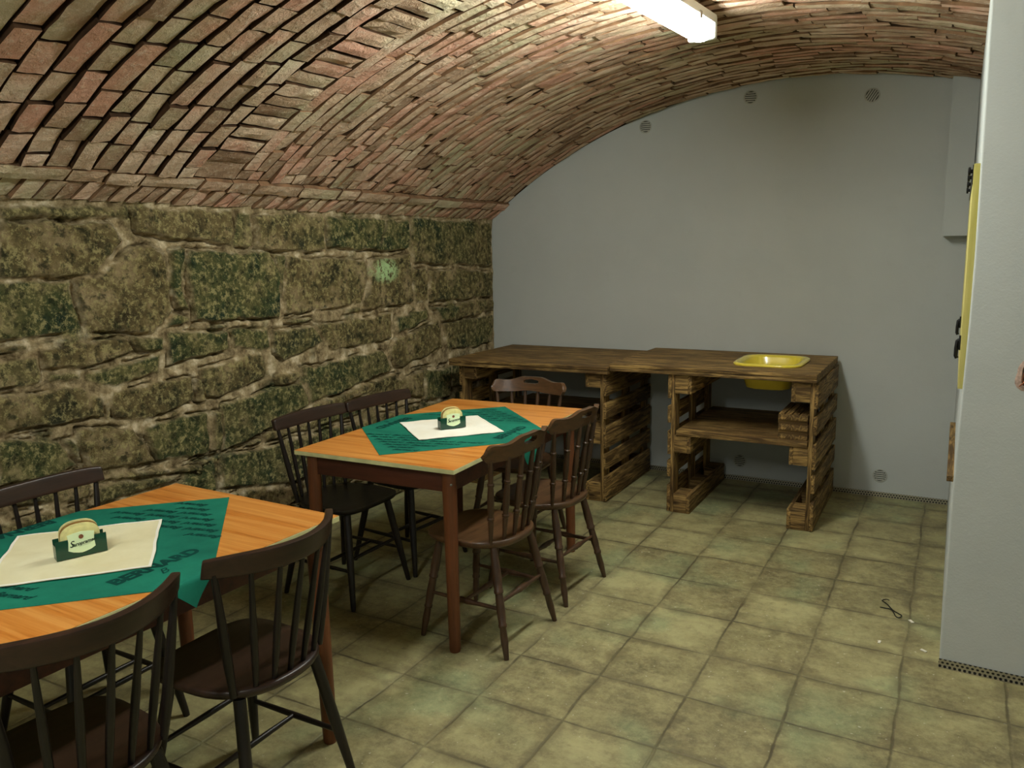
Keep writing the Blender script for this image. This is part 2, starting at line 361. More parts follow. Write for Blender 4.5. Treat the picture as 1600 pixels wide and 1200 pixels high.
def poly_sd(Y, Z, P):
    """distance inside (+) / outside (-) of polygon P for arrays of points"""
    d = np.full(Y.shape, 1e9); ins = np.zeros(Y.shape, bool); n = len(P)
    for i in range(n):
        a = P[i]; b = P[(i+1) % n]; ey, ez = b[0]-a[0], b[1]-a[1]
        wy, wz = Y-a[0], Z-a[1]; t = np.clip((wy*ey+wz*ez)/(ey*ey+ez*ez+1e-12), 0, 1)
        d = np.minimum(d, (wy-ey*t)**2+(wz-ez*t)**2)
        if ez != 0:
            c = ((a[1] > Z) != (b[1] > Z)) & (Y < ey*(Z-a[1])/ez+a[0]); ins ^= c
    d = np.sqrt(d); return np.where(ins, d, -d)
def stone_wall():
    rnd = random.Random(5)
    ys = np.concatenate([np.arange(YB, -4.3, .03), np.arange(-4.3, 0.0001, .0066)]); ys[-1] = 0.0
    zs = np.linspace(0, 1.795, 270)
    Y, Z = np.meshgrid(ys, zs, indexing='ij')
    wy = np.zeros_like(Y); wz = np.zeros_like(Y); fb = np.zeros_like(Y); bg = np.zeros_like(Y)
    for i, y in enumerate(ys):
        for j, z in enumerate(zs):
            v = Vector((y*7, z*7, 1.3)); w = noise.noise_vector(v); q = noise.noise_vector(v*3.7)
            wy[i, j] = w.x*.020+q.x*.009; wz[i, j] = w.y*.016+q.y*.008
            fb[i, j] = noise.fractal(Vector((y*9, z*9, 4)), .9, 2.1, 5); bg[i, j] = w.z
    Yw, Zw = Y+wy, Z+wz
    best = np.full(Y.shape, -1e9); off = np.zeros_like(Y); sid = np.zeros_like(Y)
    for P in STONES:
        d = poly_sd(Yw, Zw, P); m = d > best; o = rnd.uniform(-.012, .014); t = rnd.random()
        off[m] = o; sid[m] = t; best = np.maximum(best, d)
    tr = best.copy(); gen = []
    z = 0.0; bands = [0, .2, .40, .58, .80, 1.02, 1.26, 1.50, 1.785]
    for a, b in zip(bands, bands[1:]):
        y = YB+rnd.uniform(0, .3); ymax = 0 if b < .85 else -3.55
        while y < ymax:
            w = rnd.uniform(.25, .55); gen.append([(y, a+rnd.uniform(.005, .03)), (y+w-.02, a+rnd.uniform(.005, .03)), (y+w-.02+rnd.uniform(-.03, .03), b-rnd.uniform(.005, .03)), (y+rnd.uniform(-.03, .03), b-rnd.uniform(.005, .03))]); y += w
    for P in gen:
        d = np.minimum(poly_sd(Yw, Zw, P), -tr-.02); m = d > best; o = rnd.uniform(-.012, .014); t = rnd.random()
        off[m] = o; sid[m] = t; best = np.maximum(best, d)
    d = best; st = smooth01(-.003, .012, d)
    cre = np.clip(1.4-np.abs(d+.002)/.006, 0, 1)*smooth01(-.25, .10, bg)
    hgt = st*(.022+off*.8+fb*.009+bg*.005)+(1-st)*(.004+fb*.006)-cre*.030
    top = smooth01(1.70, 1.795, Z); X = (hgt-.018)*(1-top)+top*(-.004)
    X = np.where(Y > -.02, np.minimum(X, .0), X)
    mort = np.clip(1-smooth01(-.002, .014, d+fb*.008), 0, 1)
    lich = np.clip(1.25-((Y+1.335)/.13)**2-((Z-1.44)/.075)**2, 0, 1)
    ny, nzv = len(ys), len(zs)
    V = np.stack([X, Y, Z], -1).reshape(-1, 3)
    I = np.arange(ny*nzv).reshape(ny, nzv); Q = np.stack([I[:-1, :-1], I[1:, :-1], I[1:, 1:], I[:-1, 1:]], -1).reshape(-1, 4)
    Vl = V.tolist(); Fl = Q.tolist(); n = len(Vl)
    Vl += [(-.35, YB, 0), (-.35, 0, 0), (-.35, 0, 1.795), (-.35, YB, 1.795)]; Fl.append([n+3, n+2, n+1, n])
    Fl.append([n, n+1]+I[::-1, 0].tolist()); Fl.append([n+2, n+3]+I[:, -1].tolist())
    Fl.append([n+1, n+2]+I[-1, ::-1].tolist()); Fl.append([n+3, n]+I[0, :].tolist())
    me = bpy.data.meshes.new('wall_left'); me.from_pydata(Vl, [], Fl); me.update()
    for nm, A in (('stone', sid), ('mortar', mort), ('lichen', lich)):
        at = me.attributes.new(nm, 'FLOAT', 'POINT'); at.data.foreach_set('value', np.concatenate([A.reshape(-1), np.zeros(4)]).astype('f'))
    for p in me.polygons: p.use_smooth = len(p.vertices) == 4
    obj('wall_left', me, STONE, kind='structure')
stone_wall()

def brick_vault():
    rnd = random.Random(11); V = []; F = []; T = []; MI = []
    def brick(s0, s1, y0, y1, ha, hb, na=4, nb=3, lean=0.0, jit=.004):
        """one brick face with ha at its near (-y) edge and hb at its far edge"""
        n = len(V); tone = rnd.random(); dh = rnd.uniform(-.005, .006); tilt = rnd.uniform(-.004, .004)
        cj = [[(rnd.uniform(-jit, jit), rnd.uniform(-jit, jit)) for _ in (0, 1)] for _ in (0, 1)]
        pts = []
        for i in range(na+1):
            for j in range(nb+1):
                u, v = i/na, j/nb
                js = sum(cj[a][b][0]*((u if a else 1-u)*(v if b else 1-v)) for a in (0, 1) for b in (0, 1))
                jy = sum(cj[a][b][1]*((u if a else 1-u)*(v if b else 1-v)) for a in (0, 1) for b in (0, 1))
                s = s0+(s1-s0)*u+js; y = y0+(y1-y0)*v+jy+lean*(u-.5)
                edge = i in (0, na) or j in (0, nb)
                wob = nz(s*31, y*31, tone*9)*.005
                h = ha+(hb-ha)*v+dh+tilt*(u-.5)*2+wob-(.004 if edge else 0)
                if edge: s += nz(s*60, y*60, 3)*.003; y += nz(s*60, y*60, 7)*.003
                pts.append((s, y, h))
        for p in pts: V.append(vault(*p)); T.append(tone)
        ix = lambda i, j: n+i*(nb+1)+j
        for i in range(na):
            for j in range(nb): F.append((ix(i, j), ix(i+1, j), ix(i+1, j+1), ix(i, j+1))); MI.append(0)
        ring = [ix(i, 0) for i in range(na+1)]+[ix(na, j) for j in range(1, nb+1)]+[ix(i, nb) for i in range(na-1, -1, -1)]+[ix(0, j) for j in range(nb-1, 0, -1)]
        m = len(V)
        for k in ring:
            s, y, h = pts[k-n]; V.append(vault(s, y, -.02)); T.append(tone*.5)
        L = len(ring)
        for k in range(L): F.append((ring[k], m+k, m+(k+1) % L, ring[(k+1) % L])); MI.append(2 if y0 > -2.61 or s0 < .185 else 1)  # left and ladder bricks have sides painted dark, as shade in the gaps
    # springing: a course of bricks on end and a course of stretchers above it
    y = YB
    while y < -.01:
        w = rnd.uniform(.066, .078); brick(.004, .104, y, min(y+w, -.002), .012, .006, 3, 2, .03, .003); y += w+.007
    y = YB
    while y < -.01:
        w = rnd.choice([.15, .29, .29]); brick(.113, .178, y, min(y+w, -.002), .018, .014, 2, 5, 0, .003); y += w+.008
    def ring(y0, y1, ha, hb, longs, s=.186):
        k = 0
        s += rnd.choice([0, .07])
        if s > .2: brick(.187, s-.006, y0, y1, ha, hb, 2, 3)
        while s < VS-.02:
            L = rnd.choice(longs) if s > .55 else rnd.choice([.125, .14, .15]); e = min(s+L, VS)
            brick(s, e, y0, y1, ha, hb, max(2, int(L/.05)), 3); s = e+(.010 if y0 < -2.7 else .005)
    y = -2.835
    while y > YB+.1:
        p = rnd.uniform(.088, .100); ring(y-p+.013, y, .024, .016, [.14, .15, .2, .26, .28]); y -= p
    s = .30; brick(.187, .295, -2.82, -2.60, .008, .004, 2, 3)
    while s < VS-.02:                                   # the ladder of bricks laid crosswise where the two bondings meet
        w = rnd.uniform(.066, .076); c = rnd.uniform(-.02, .02); brick(s, min(s+w, VS), -2.815+c*.3, -2.602+c*.3, .012, .008, 2, 5, 0, .006); s += w+.009
    y = -2.592
    while y < -.03:
        p = rnd.uniform(.066, .078); ring(y, min(y+p-.0030, -.001), .001, -.004, [.2, .27, .28, .29, .29]); y += p
    n = len(V); NS, NY = 60, 4
    for i in range(NS+1):
        for j in range(NY+1): V.append(vault(VS*i/NS, YB+(-YB)*j/NY, -.012)); T.append(.3)
    for i in range(NS):
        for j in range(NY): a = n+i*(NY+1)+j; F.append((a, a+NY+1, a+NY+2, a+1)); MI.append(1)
    n = len(V)
    for i in range(NS+1):
        for j in (0, 1): V.append(vault(VS*i/NS, YB if j == 0 else 0, -.15)); T.append(.3)
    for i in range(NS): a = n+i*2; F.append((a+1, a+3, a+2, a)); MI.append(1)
    me = bpy.data.meshes.new('ceiling'); me.from_pydata(V, [], F); me.update()
    at = me.attributes.new('tone', 'FLOAT', 'POINT'); at.data.foreach_set('value', np.array(T, 'f'))
    me.polygons.foreach_set('material_index', MI); me.polygons.foreach_set('use_smooth', [False]*len(me.polygons))
    obj('ceiling', me, [BRICK, MORTAR_SHADE, MORTAR_PALE], kind='structure')
brick_vault()

MB().box(-.3, 4.6, YB-.2, .3, -.15, 0).build('floor', FLOOR, smooth=False, kind='structure')
MB().box(-.3, 4.6, 0, .18, 0, 2.75).build('wall_far', PLASTER, smooth=False, kind='structure')
MB().box(-.3, 4.6, YB-.15, YB, 0, 2.75).build('wall_back', PLASTER, smooth=False, kind='structure')
MB().box(4.3, 4.5, YB, 0, 0, 1.95).build('wall_right', PLASTER, smooth=False, kind='structure')
def pier():
    prof = [(0, 3.109), (.35, 3.109), (.67, 3.110), (1.04, 3.117), (1.28, 3.123), (1.5, 3.124), (1.92, 3.120), (2.2, 3.117), (2.6, 3.115)]
    V = []; F = []; r = .007
    for z, x in prof:
        w = nz(z*6, 1, 2)*.0015
        V += [(x+w, 0, z), (x+w, -2.117+r, z), (x+w+r*.3, -2.117+r*.3, z), (x+w+r, -2.117, z), (4.3, -2.165, z), (4.3, 0, z)]
    n = len(prof)
    for i in range(n-1):
        for k in range(6): a = i*6+k; b = i*6+(k+1) % 6; F.append((a, b, b+6, a+6))
    F.append((5, 4, 3, 2, 1, 0)); F.append(tuple((n-1)*6+k for k in range(6)))
    me = mesh('wall_pier', V, F, True, .9); obj('wall_pier', me, PLASTER, kind='structure')
pier()
MB().box(2.984, 3.115, -.11, .0, 1.585, 2.45).build('wall_chase', PLASTER, smooth=False, kind='structure')
BEAD = Mat('perforated_zinc_bead', .4, .85)
def bead_mat():
    m = BEAD; v = m.map((1/.016, 1/.016, 1/.013)); sp = m.new('SeparateXYZ'); m.link(v, sp.inputs[0])
    fx = m.math('SUBTRACT', m.math('FRACT', m.math('ADD', sp.outputs[0], m.math('MULTIPLY', m.math('FLOOR', sp.outputs[2]), .5))), .5)
    fz = m.math('SUBTRACT', m.math('FRACT', sp.outputs[2]), .5)
    d = m.math('SQRT', m.math('ADD', m.math('MULTIPLY', fx, fx), m.math('MULTIPLY', fz, fz)))
    m.color(m.ramp(d, [(.27, (10, 10, 9)), (.34, (176, 170, 150))])); m.link(m.ramp(d, [(.27, (0, 0, 0)), (.34, (220, 220, 220))]), m.b.inputs['Metallic'])
    return m.m
BEAD = bead_mat()
b = MB(); b.box(0.02, 3.107, -.004, 0, .004, .030); b.box(0.02, 3.107, -.010, 0, .0, .005); b.build('trim_1', BEAD, smooth=False, kind='structure')
b = MB(); a_ = math.atan2(-.048, 1.19); M_ = Matrix.Translation((3.107, -2.119, 0)) @ Matrix.Rotation(a_, 4, 'Z')
b.box(0, 1.19, -.004, 0, .004, .032, M=M_); b.box(0, 1.19, -.010, 0, 0, .006, M=M_); b.build('trim_2', BEAD, smooth=False, kind='structure')

# ---------------------------------------------------------------- lamps
DIFF_F = emit('lit_opal_diffuser', (.95, 1.0, .93, 1), LAMP_FRONT); DIFF_B = emit('lit_opal_diffuser_of_rear_lamp', (.94, 1.0, .96, 1), LAMP_BACK)
WHITEP = plain('white_plastic_housing', (226, 228, 222), .45, 0, .4, .03)
def lamp(x, y, rz, label, diff):
    t = empty('ceiling_light', (x, y, 0), rz, label=label, category='light')
    L = 1.27; w = .062
    b = MB(); b.box(-w, w, -L/2, L/2, 2.478, 2.515, .006); b.build('housing', WHITEP, t)
    prof = []
    for k in range(13):
        an = PI*k/12; prof.append((-(w-.004)*math.cos(an), 2.478-.068*math.sin(an)**.6))
    V = [(px, yy, pz) for yy in (-L/2+.02, L/2-.02) for px, pz in prof]; n = 13
    F = [(i, i+1, n+i+1, n+i) for i in range(n-1)]+[tuple(range(n)), tuple(range(2*n-1, n-1, -1)), (0, n, 2*n-1, n-1)]
    obj('diffuser', mesh('diffuser', V, F, True, .8), diff, t)
    for s in (-1, 1):
        e = MB(); ya, yb = sorted((s*(L/2-.02), s*(L/2+.012))); e.box(-w, w, ya, yb, 2.416, 2.515, .012); e.build('end_cap', WHITEP, t)
    for yy in (-.38, .45):
        for s in (-1, 1): c = MB(); c.box(s*w-.003, s*w+.003, yy-.012, yy+.012, 2.462, 2.49, .001); c.build('clip', METAL, t)
    for yy in (-.45, .45): c = MB(); c.lathe((0, yy, 2.515), (0, yy, 2.542), [(0, .012), (1, .012)], 10); c.build('fixing_stud', METAL, t)
    return t
lamp(2.00, -2.34, math.radians(-5), 'lit white tube light on the brick vault over the aisle', DIFF_F)
lamp(1.9, -5.6, 0, 'second tube light on the vault, further back towards the entrance', DIFF_B)

# ---------------------------------------------------------------- air vents in the far wall
VENTP = plain('grey_vent_plastic', (176, 176, 166), .5, 0, .3, .05); VDARK = plain('opening_shade', (66, 66, 60), .9, 0, .1)
def vent(x, z, ang, label):
    t = empty('air_vent', (x, 0, z), 0, label=label, category='vent', group='round air vents in the far wall')
    b = MB(); R0, R1 = .043, .035; seg = 32; V = []; F = []
    pr = [(R0, 0), (R0, -.003), (R0-.003, -.005), (R1+.001, -.005), (R1, -.002), (R1, 0)]
    for k in range(seg):
        a = 2*PI*k/seg
        for r, y in pr: V.append((r*math.cos(a), y, r*math.sin(a)))
    m = len(pr)
    for k in range(seg):
        for i in range(m): F.append((k*m+i, ((k+1) % seg)*m+i, ((k+1) % seg)*m+(i+1) % m, k*m+(i+1) % m))
    b.add(V, F); b.build('rim', VENTP, t)
    d = MB(); d.lathe((0, -.0002, 0), (0, -.0012, 0), [(0, .0348), (1, .0348)], 28); d.build('shade_plate', VDARK, t)  # flat dark disc on the wall, painted as the shade behind the slats
    s_ = MB(); M = Matrix.Rotation(ang, 4, 'Y')
    for k in range(-2, 3):
        zz = k*.0125; hw = math.sqrt(.0345**2-zz**2)
        s_.box(-hw, hw, -.004, -.0012, zz-.0040, zz+.0040, .0008, M=M)
    s_.build('grille', VENTP, t)
vent(1.192, 2.345, 0, 'round grey air vent nearest the vault slope, leftmost of three high ones')
vent(1.875, 2.462, .05, 'round grey air vent high on the far wall, middle of three')
vent(2.572, 2.401, -1.0, 'round air vent with slanting slats, rightmost of the three high ones')
vent(2.732, .135, 0, 'low round air vent on the open wall right of the pallet counter')
vent(1.875, .131, 0, 'low round air vent seen beneath the pallet counter shelf')
SPINDLE_SPOTS = [
 (1.372, -4.335, 86, 'dark spindle chair cut off by the bottom left corner, foreground table'),
 (1.392, -3.83, 90, 'dark spindle chair at the aisle side of the foreground table, fully in view'),
 (.675, -3.83, -90, 'dark spindle chair between the foreground table and the stone wall'),
 (.665, -2.547, -91.5, 'dark spindle chair at the stone wall side of the back table, nearer one'),
 (.705, -2.105, -96, 'dark spindle chair at the stone wall side of the back table, farther one'),
]
HANDHOLD_SPOTS = [
 (1.45, -2.608, 87, 'brown handhold chair on the aisle side of the back table, nearer one'),
 (1.458, -2.085, 86.5, 'brown handhold chair on the aisle side of the back table, farther one'),
 (1.055, -1.615, 183, 'brown handhold chair at the head of the back table, before the counter'),
]
# ================================================================ PALLET COUNTERS
def pallet_side(root, x0, out, y0=-.845, y1=-.045, h=.826):
    """a pallet set on edge: outer boards on the side `out` (+1/-1), starting at outer face x0"""
    def xr(a, b): p, q = x0-out*a, x0-out*b; return min(p, q), max(p, q)
    rnd = random.Random(int(x0*1000))
    for a, b in ((.004, .165), (.215, .315), (.350, .490), (.540, .640), (.685, .822)):
        m = MB(); xa, xb = xr(0, .020); m.box(xa, xb, y0+rnd.uniform(-.006, .004), y1, a*h/.826, b*h/.826, .004); m.build('side_board', PAL_Y, root)
    for ya in (y0, (y0+y1)/2-.05, y1-.10):
        m = MB(); xa, xb = xr(.020, .041); m.box(xa, xb, ya+.002, ya+.10, 0.001, h, .003); m.build('upright_plank', PAL_Z, root)
    for za, zb in ((0, .115), (.365, .468), (.715, h)):
        for ya in (y0, (y0+y1)/2-.07, y1-.14):
            m = MB(); xa, xb = xr(.041, .118); m.box(xa, xb, ya, ya+.14, za+.001, zb, .004); m.build('block', PAL_X, root)
        m = MB(); xa, xb = xr(.118, .139); m.box(xa, xb, y0, y1, za+.001, zb, .003); m.build('runner', PAL_Y, root)
def worktop(x0, x1, yf0, yf1, yb0, yb1, z0, z1, hole=None):
    """two layers of board; the front edge may run slightly askew; hole is left open for a sink"""
    m = MB()
    for a, b, ov in ((z0, (z0+z1)/2-.0008, -.003), ((z0+z1)/2+.0008, z1, 0)):
        nu, nv = 46, 24
        def P(u, v):
            x = x0+(x1-x0)*u; yf = yf0+(yf1-yf0)*u-ov; yb = yb0+(yb1-yb0)*u
            if hole: # snap the grid to the hole
                hx0, hx1, hy0, hy1 = hole; ku, kv = (u*nu), (v*nv)
                x = np.interp(ku, [0, 26, 40, nu], [x0, hx0, hx1, x1]); y = np.interp(kv, [0, 7, 17, nv], [yf, hy0, hy1, yb])
            else: y = yf+(yb-yf)*v
            return (x, y, b)
        mask = (lambda u, v: not (26 <= u*nu < 40 and 7 <= v*nv < 17)) if hole else None
        m.plate(nu, nv, P, lambda u, v: (0, 0, -1), b-a, mask)
    return m
tL = empty('pallet_counter', (.7, -.45, 0), 0, label='left half of the rustic pallet counter, by the mossy stone wall', category='counter')
tR = empty('pallet_counter', (1.9, -.45, 0), 0, label='right half of the rustic pallet counter, with the yellow sink set into it', category='counter')
def attach(root, fn):
    before = set(bpy.data.objects); fn()
    for o in set(bpy.data.objects)-before:
        if o.parent is None: o.parent = root; o.matrix_parent_inverse = Matrix.Translation(-Vector(root.location))
def left_counter():
    worktop(.165, 1.284, -.905, -.885, -.03, -.03, .806, .850).build('worktop', PAL_X, bevel=.003)
    pallet_side(None, .205, -1, h=.804); pallet_side(None, 1.262, 1, h=.804)
    m = MB(); m.box(.346, 1.122, -.83, -.06, .470, .496, .003); m.build('shelf', PAL_X)
    m = MB(); m.box(.346, 1.122, -.10, -.06, .12, .14, .002)
def right_counter():
    worktop(1.289, 2.463, -.868, -.878, -.03, -.05, .828, .873, hole=(1.985, 2.315, -.66, -.255)).build('worktop', PAL_X, bevel=.003)
    pallet_side(None, 1.645, -1); pallet_side(None, 2.470, 1)
    m = MB(); m.box(1.70, 2.425, -.855, -.06, .470, .502, .004); m.build('shelf', PAL_X)
attach(tL, left_counter); attach(tR, right_counter)
# sink
def sink():
    t = empty('sink', (2.15, -.4575, .873), 0, label='yellow enamel sink basin with a rounded rim set in the right counter', category='sink')
    V = []; F = []; seg = 48
    def ringp(hx, hy, z, n=5):
        out = []
        for k in range(seg):
            a = 2*PI*k/seg+.0001; c, s = math.cos(a), math.sin(a)
            r = (abs(c)**n+abs(s)**n)**(-1/n); out.append((hx*r*c, hy*r*s, z))
        return out
    outer = [(.193, .232, .001), (.195, .234, .008), (.190, .229, .014), (.178, .217, .015), (.160, .198, .012), (.152, .190, .002), (.142, .18, -.06), (.120, .155, -.130), (.09, .12, -.142), (.0, .0, -.144)]
    for hx, hy, z in outer: V += ringp(hx, hy, z)
    under = [(.09, .12, -.148), (.125, .160, -.136), (.148, .186, -.06), (.157, .195, -.001), (.193, .232, .0006)]
    for hx, hy, z in under: V += ringp(hx, hy, z)
    n = len(outer)+len(under)
    for i in range(n-1):
        for k in range(seg): F.append((i*seg+k, i*seg+(k+1) % seg, (i+1)*seg+(k+1) % seg, (i+1)*seg+k))
    o = obj('basin', mesh('basin', V, F, True, 1.0), SINK, t)
    d = MB(); d.lathe((0, 0, -.1435), (0, 0, -.140), [(0, .024), (.6, .024), (1, .020)], 20); d.build('drain', METAL, t)
sink()
# loose boards stacked on the shelf
rnd = random.Random(3); zz = .503
names = ['bottom', 'second from the bottom', 'middle', 'second from the top', 'topmost']
for k in range(5):
    th = (.026, .026, .030, .026, .030)[k]; m = MB()
    m.box(-.078, .078, -.19, .19, 0, th-.001, .003)
    if k == 4:
        for q in range(4): m.box(-.074+q*.037, -.044+q*.037, -.19, .15, th-.001, th+.006-.001*q, .002)
    o = m.build('wooden_offcut', PAL_X if k % 2 else PAL_Y, label='%s short board in the stack on the right counter shelf' % names[k], category='board', group='short boards stacked on the counter shelf')
    o.location = (2.345+rnd.uniform(-.004, .003), -.635+rnd.uniform(-.012, .012), zz); zz += th

# ================================================================ TABLES
TW, TL, TH = .77, 1.257, .75
def table(cx, cy, rz, label):
    t = empty('dining_table', (cx, cy, 0), rz, label=label, category='table')
    b = MB(); b.box(-TW/2, TW/2, -TL/2, TL/2, TH-.018, TH-.0015, .001, mi=1); b.box(-TW/2+.001, TW/2-.001, -TL/2+.001, TL/2-.001, TH-.0015, TH, 0)
    b.build('tabletop', [LAMINATE, EDGE], t, smooth=False)
    i = .055
    for y in (-1, 1):
        m = MB(); m.box(-TW/2+i+.02, TW/2-i-.02, y*(TL/2-i)-.011, y*(TL/2-i)+.011, TH-.105, TH-.0185, .002); m.build('apron', APRON, t)
    for x in (-1, 1):
        m = MB(); m.box(x*(TW/2-i)-.011, x*(TW/2-i)+.011, -TL/2+i+.02, TL/2-i-.02, TH-.105, TH-.0185, .002); m.build('apron', APRON, t)
    for x in (-1, 1):
        for y in (-1, 1):
            m = MB(); px, py = x*(TW/2-i), y*(TL/2-i)
            m.lathe((px, py, TH-.0185), (px+x*.008, py+y*.008, 0), [(0, .028), (.12, .0285), (.13, .028), (.9, .0235), (.985, .0225), (1, .020)], 24)
            lg = m.build('leg', LEG_WOOD, t)
            s = MB(); s.lathe((px+x*.0195, py+y*.0195, TH-.07), (px+x*.0225, py+y*.0225, TH-.07), [(0, .005), (.6, .005), (1, .003)], 10); s.build('screw', METAL, lg)
    return t
def off(c, a, x, y): return (c[0]+math.cos(a)*x-math.sin(a)*y, c[1]+math.sin(a)*x+math.cos(a)*y)
A2, A1 = .032, -.024
C2 = off((1.494, -2.886), A2, -TW/2, TL/2); C1 = off((1.456, -3.473), A1, -TW/2, -TL/2)
table(C2[0], C2[1], A2, 'orange laminate dining table at the back, nearer the pallet counter')
table(C1[0], C1[1], A1, 'orange laminate dining table in the left foreground')
def to_local(C, A, p): dx, dy = p[0]-C[0], p[1]-C[1]; return (math.cos(A)*dx+math.sin(A)*dy, -math.sin(A)*dx+math.cos(A)*dy)
def text_geo(body, size, shear=0, bold=0):
    cu = bpy.data.curves.new('lettering', 'FONT'); cu.body = body; cu.size = size; cu.shear = shear; cu.align_x = 'CENTER'; cu.align_y = 'CENTER'
    cu.offset = bold; cu.resolution_u = 3
    o = bpy.data.objects.new('lettering', cu); COL.objects.link(o); bpy.context.view_layer.update()
    me = bpy.data.meshes.new_from_object(o.evaluated_get(bpy.context.evaluated_depsgraph_get()))
    V = [tuple(v.co) for v in me.vertices]; F = [tuple(p.vertices) for p in me.polygons]
    bpy.data.objects.remove(o); bpy.data.curves.remove(cu); bpy.data.meshes.remove(me)
    return V, F
def cloth(C, A, ctr, rot, side, label):
    lc = to_local(C, A, ctr); e = TW/2+.003
    t = empty('tablecloth', (C[0], C[1], 0), A, label=label, category='tablecloth', group='green square tablecloths laid cornerwise')
    def wrap(x, y, h=0):
        wv = .0016+.0007*nz(x*9, y*9, rot)+h
        z = TH+wv; s = 1 if x > 0 else -1; d = abs(x)-e; r = .006
        if d <= 0: return (x, y, z)
        q = r*PI/2
        if d < q: a = d/r; return (s*(e+(r+wv)*math.sin(a)), y, TH-r+(r+wv)*math.cos(a))
        dr = d-q; return (s*(e+r+wv+(.012+.008*math.sin(y*38))*min(1, dr/.08)), y, TH-r-dr)
    ca, sa = math.cos(PI/4+rot), math.sin(PI/4+rot)
    def P(u, v):
        a, b = (u-.5)*side, (v-.5)*side
        return wrap(lc[0]+ca*a-sa*b, lc[1]+sa*a+ca*b)
    def N(u, v):
        a, b = (u-.5)*side, (v-.5)*side; x = lc[0]+ca*a-sa*b
        return (0, 0, -1) if abs(x) < e+.005 else ((-1 if x > 0 else 1), 0, 0)
    m = MB(); m.plate(110, 110, P, N, .0010); m.build('fabric', GREEN, t, angle=1.5)
    VB, FB = text_geo('BERNARD', .058, 0, .0030); Vs, Fs = text_geo('Bernard', .033, .45, .0010); Vb, Fb = text_geo('B', .045, .5, 0)
    def put(m, V, F, px, py, ang):
        c, s = math.cos(ang), math.sin(ang)
        m.add([wrap(px+c*x-s*y, py+s*x+c*y, .0006) for x, y, z in V], F)
    for k in (1, -1):   # big name parallel to the long sides of the table, small name repeated in the end corners
        c, s = math.cos(rot), math.sin(rot)
        ang = rot+(PI/2 if k > 0 else -PI/2)
        m = MB(); put(m, VB, FB, lc[0]+c*k*.304, lc[1]+s*k*.304+k*.018, ang); m.build('printed_large_name', INK, t, smooth=False)
        m = MB(); put(m, Vb, Fb, lc[0]+c*k*.352, lc[1]+s*k*.352, ang); m.build('printed_initial', INK, t, smooth=False)
        m = MB()
        hd = side/math.sqrt(2); a1 = Vector((.122, .030)); b1 = Vector((.046, -.031))
        for i in range(-7, 8):
            for j in range(-12, 13):
                p = a1*i+b1*j+Vector((0, -hd+.14))
                mg = hd-.006-abs(p.y)
                if p.y < -.215 and abs(p.x)+.050 < mg:
                    q = p*k; w = Vector((c*q.x-s*q.y, s*q.x+c*q.y)); put(m, Vs, Fs, lc[0]+w.x, lc[1]+w.y, rot+.24+(0 if k > 0 else PI))
        m.build('printed_small_names', INK, t, smooth=False)
    return t
cloth(C2, A2, (1.085, -2.287), .0, .765, 'green tablecloth with dark lettering under the white napkin, back table')
cloth(C1, A1, (.995, -4.020), .02, .745, 'green tablecloth with dark lettering under the cream napkin, foreground table')
def napkin(C, A, ctr, ang, sx, sy, mat, label):
    t = empty('napkin', (ctr[0], ctr[1], TH), ang, label=label, category='napkin')
    def P(u, v):
        x, y = (u-.5)*sx, (v-.5)*sy; k = 1+.02*nz(u*5, v*5, ang)
        return (x*k, y*k, .0054+.0022*nz(x*14, y*9, ang)+.0006*nz(x*40, y*30, 2))
    m = MB(); m.plate(44, 44, P, lambda u, v: (0, 0, -1), .0010); m.build('fabric', mat, t, angle=1.5)
    m = MB(); hw = .008
    for a in range(4):
        def Q(u, v, a=a):
            w = v*hw/sx; uu, vv = ((u, w), (1-w, u), (1-u, 1-w), (w, 1-u))[a]; p = P(uu, vv); return (p[0], p[1], p[2]+.0011)
        m.plate(44, 1, Q, lambda u, v: (0, 0, -1), .0008)
    m.build('hem', WHITECL, t, angle=1.5)
napkin(C2, A2, (1.087, -2.290), math.radians(49), .385, .385, WHITECL, 'white square napkin under the coaster holder, back table')
napkin(C1, A1, (1.020, -4.030), math.radians(-41), .400, .385, NAPKIN, 'cream hemmed napkin under the coaster holder, foreground table')

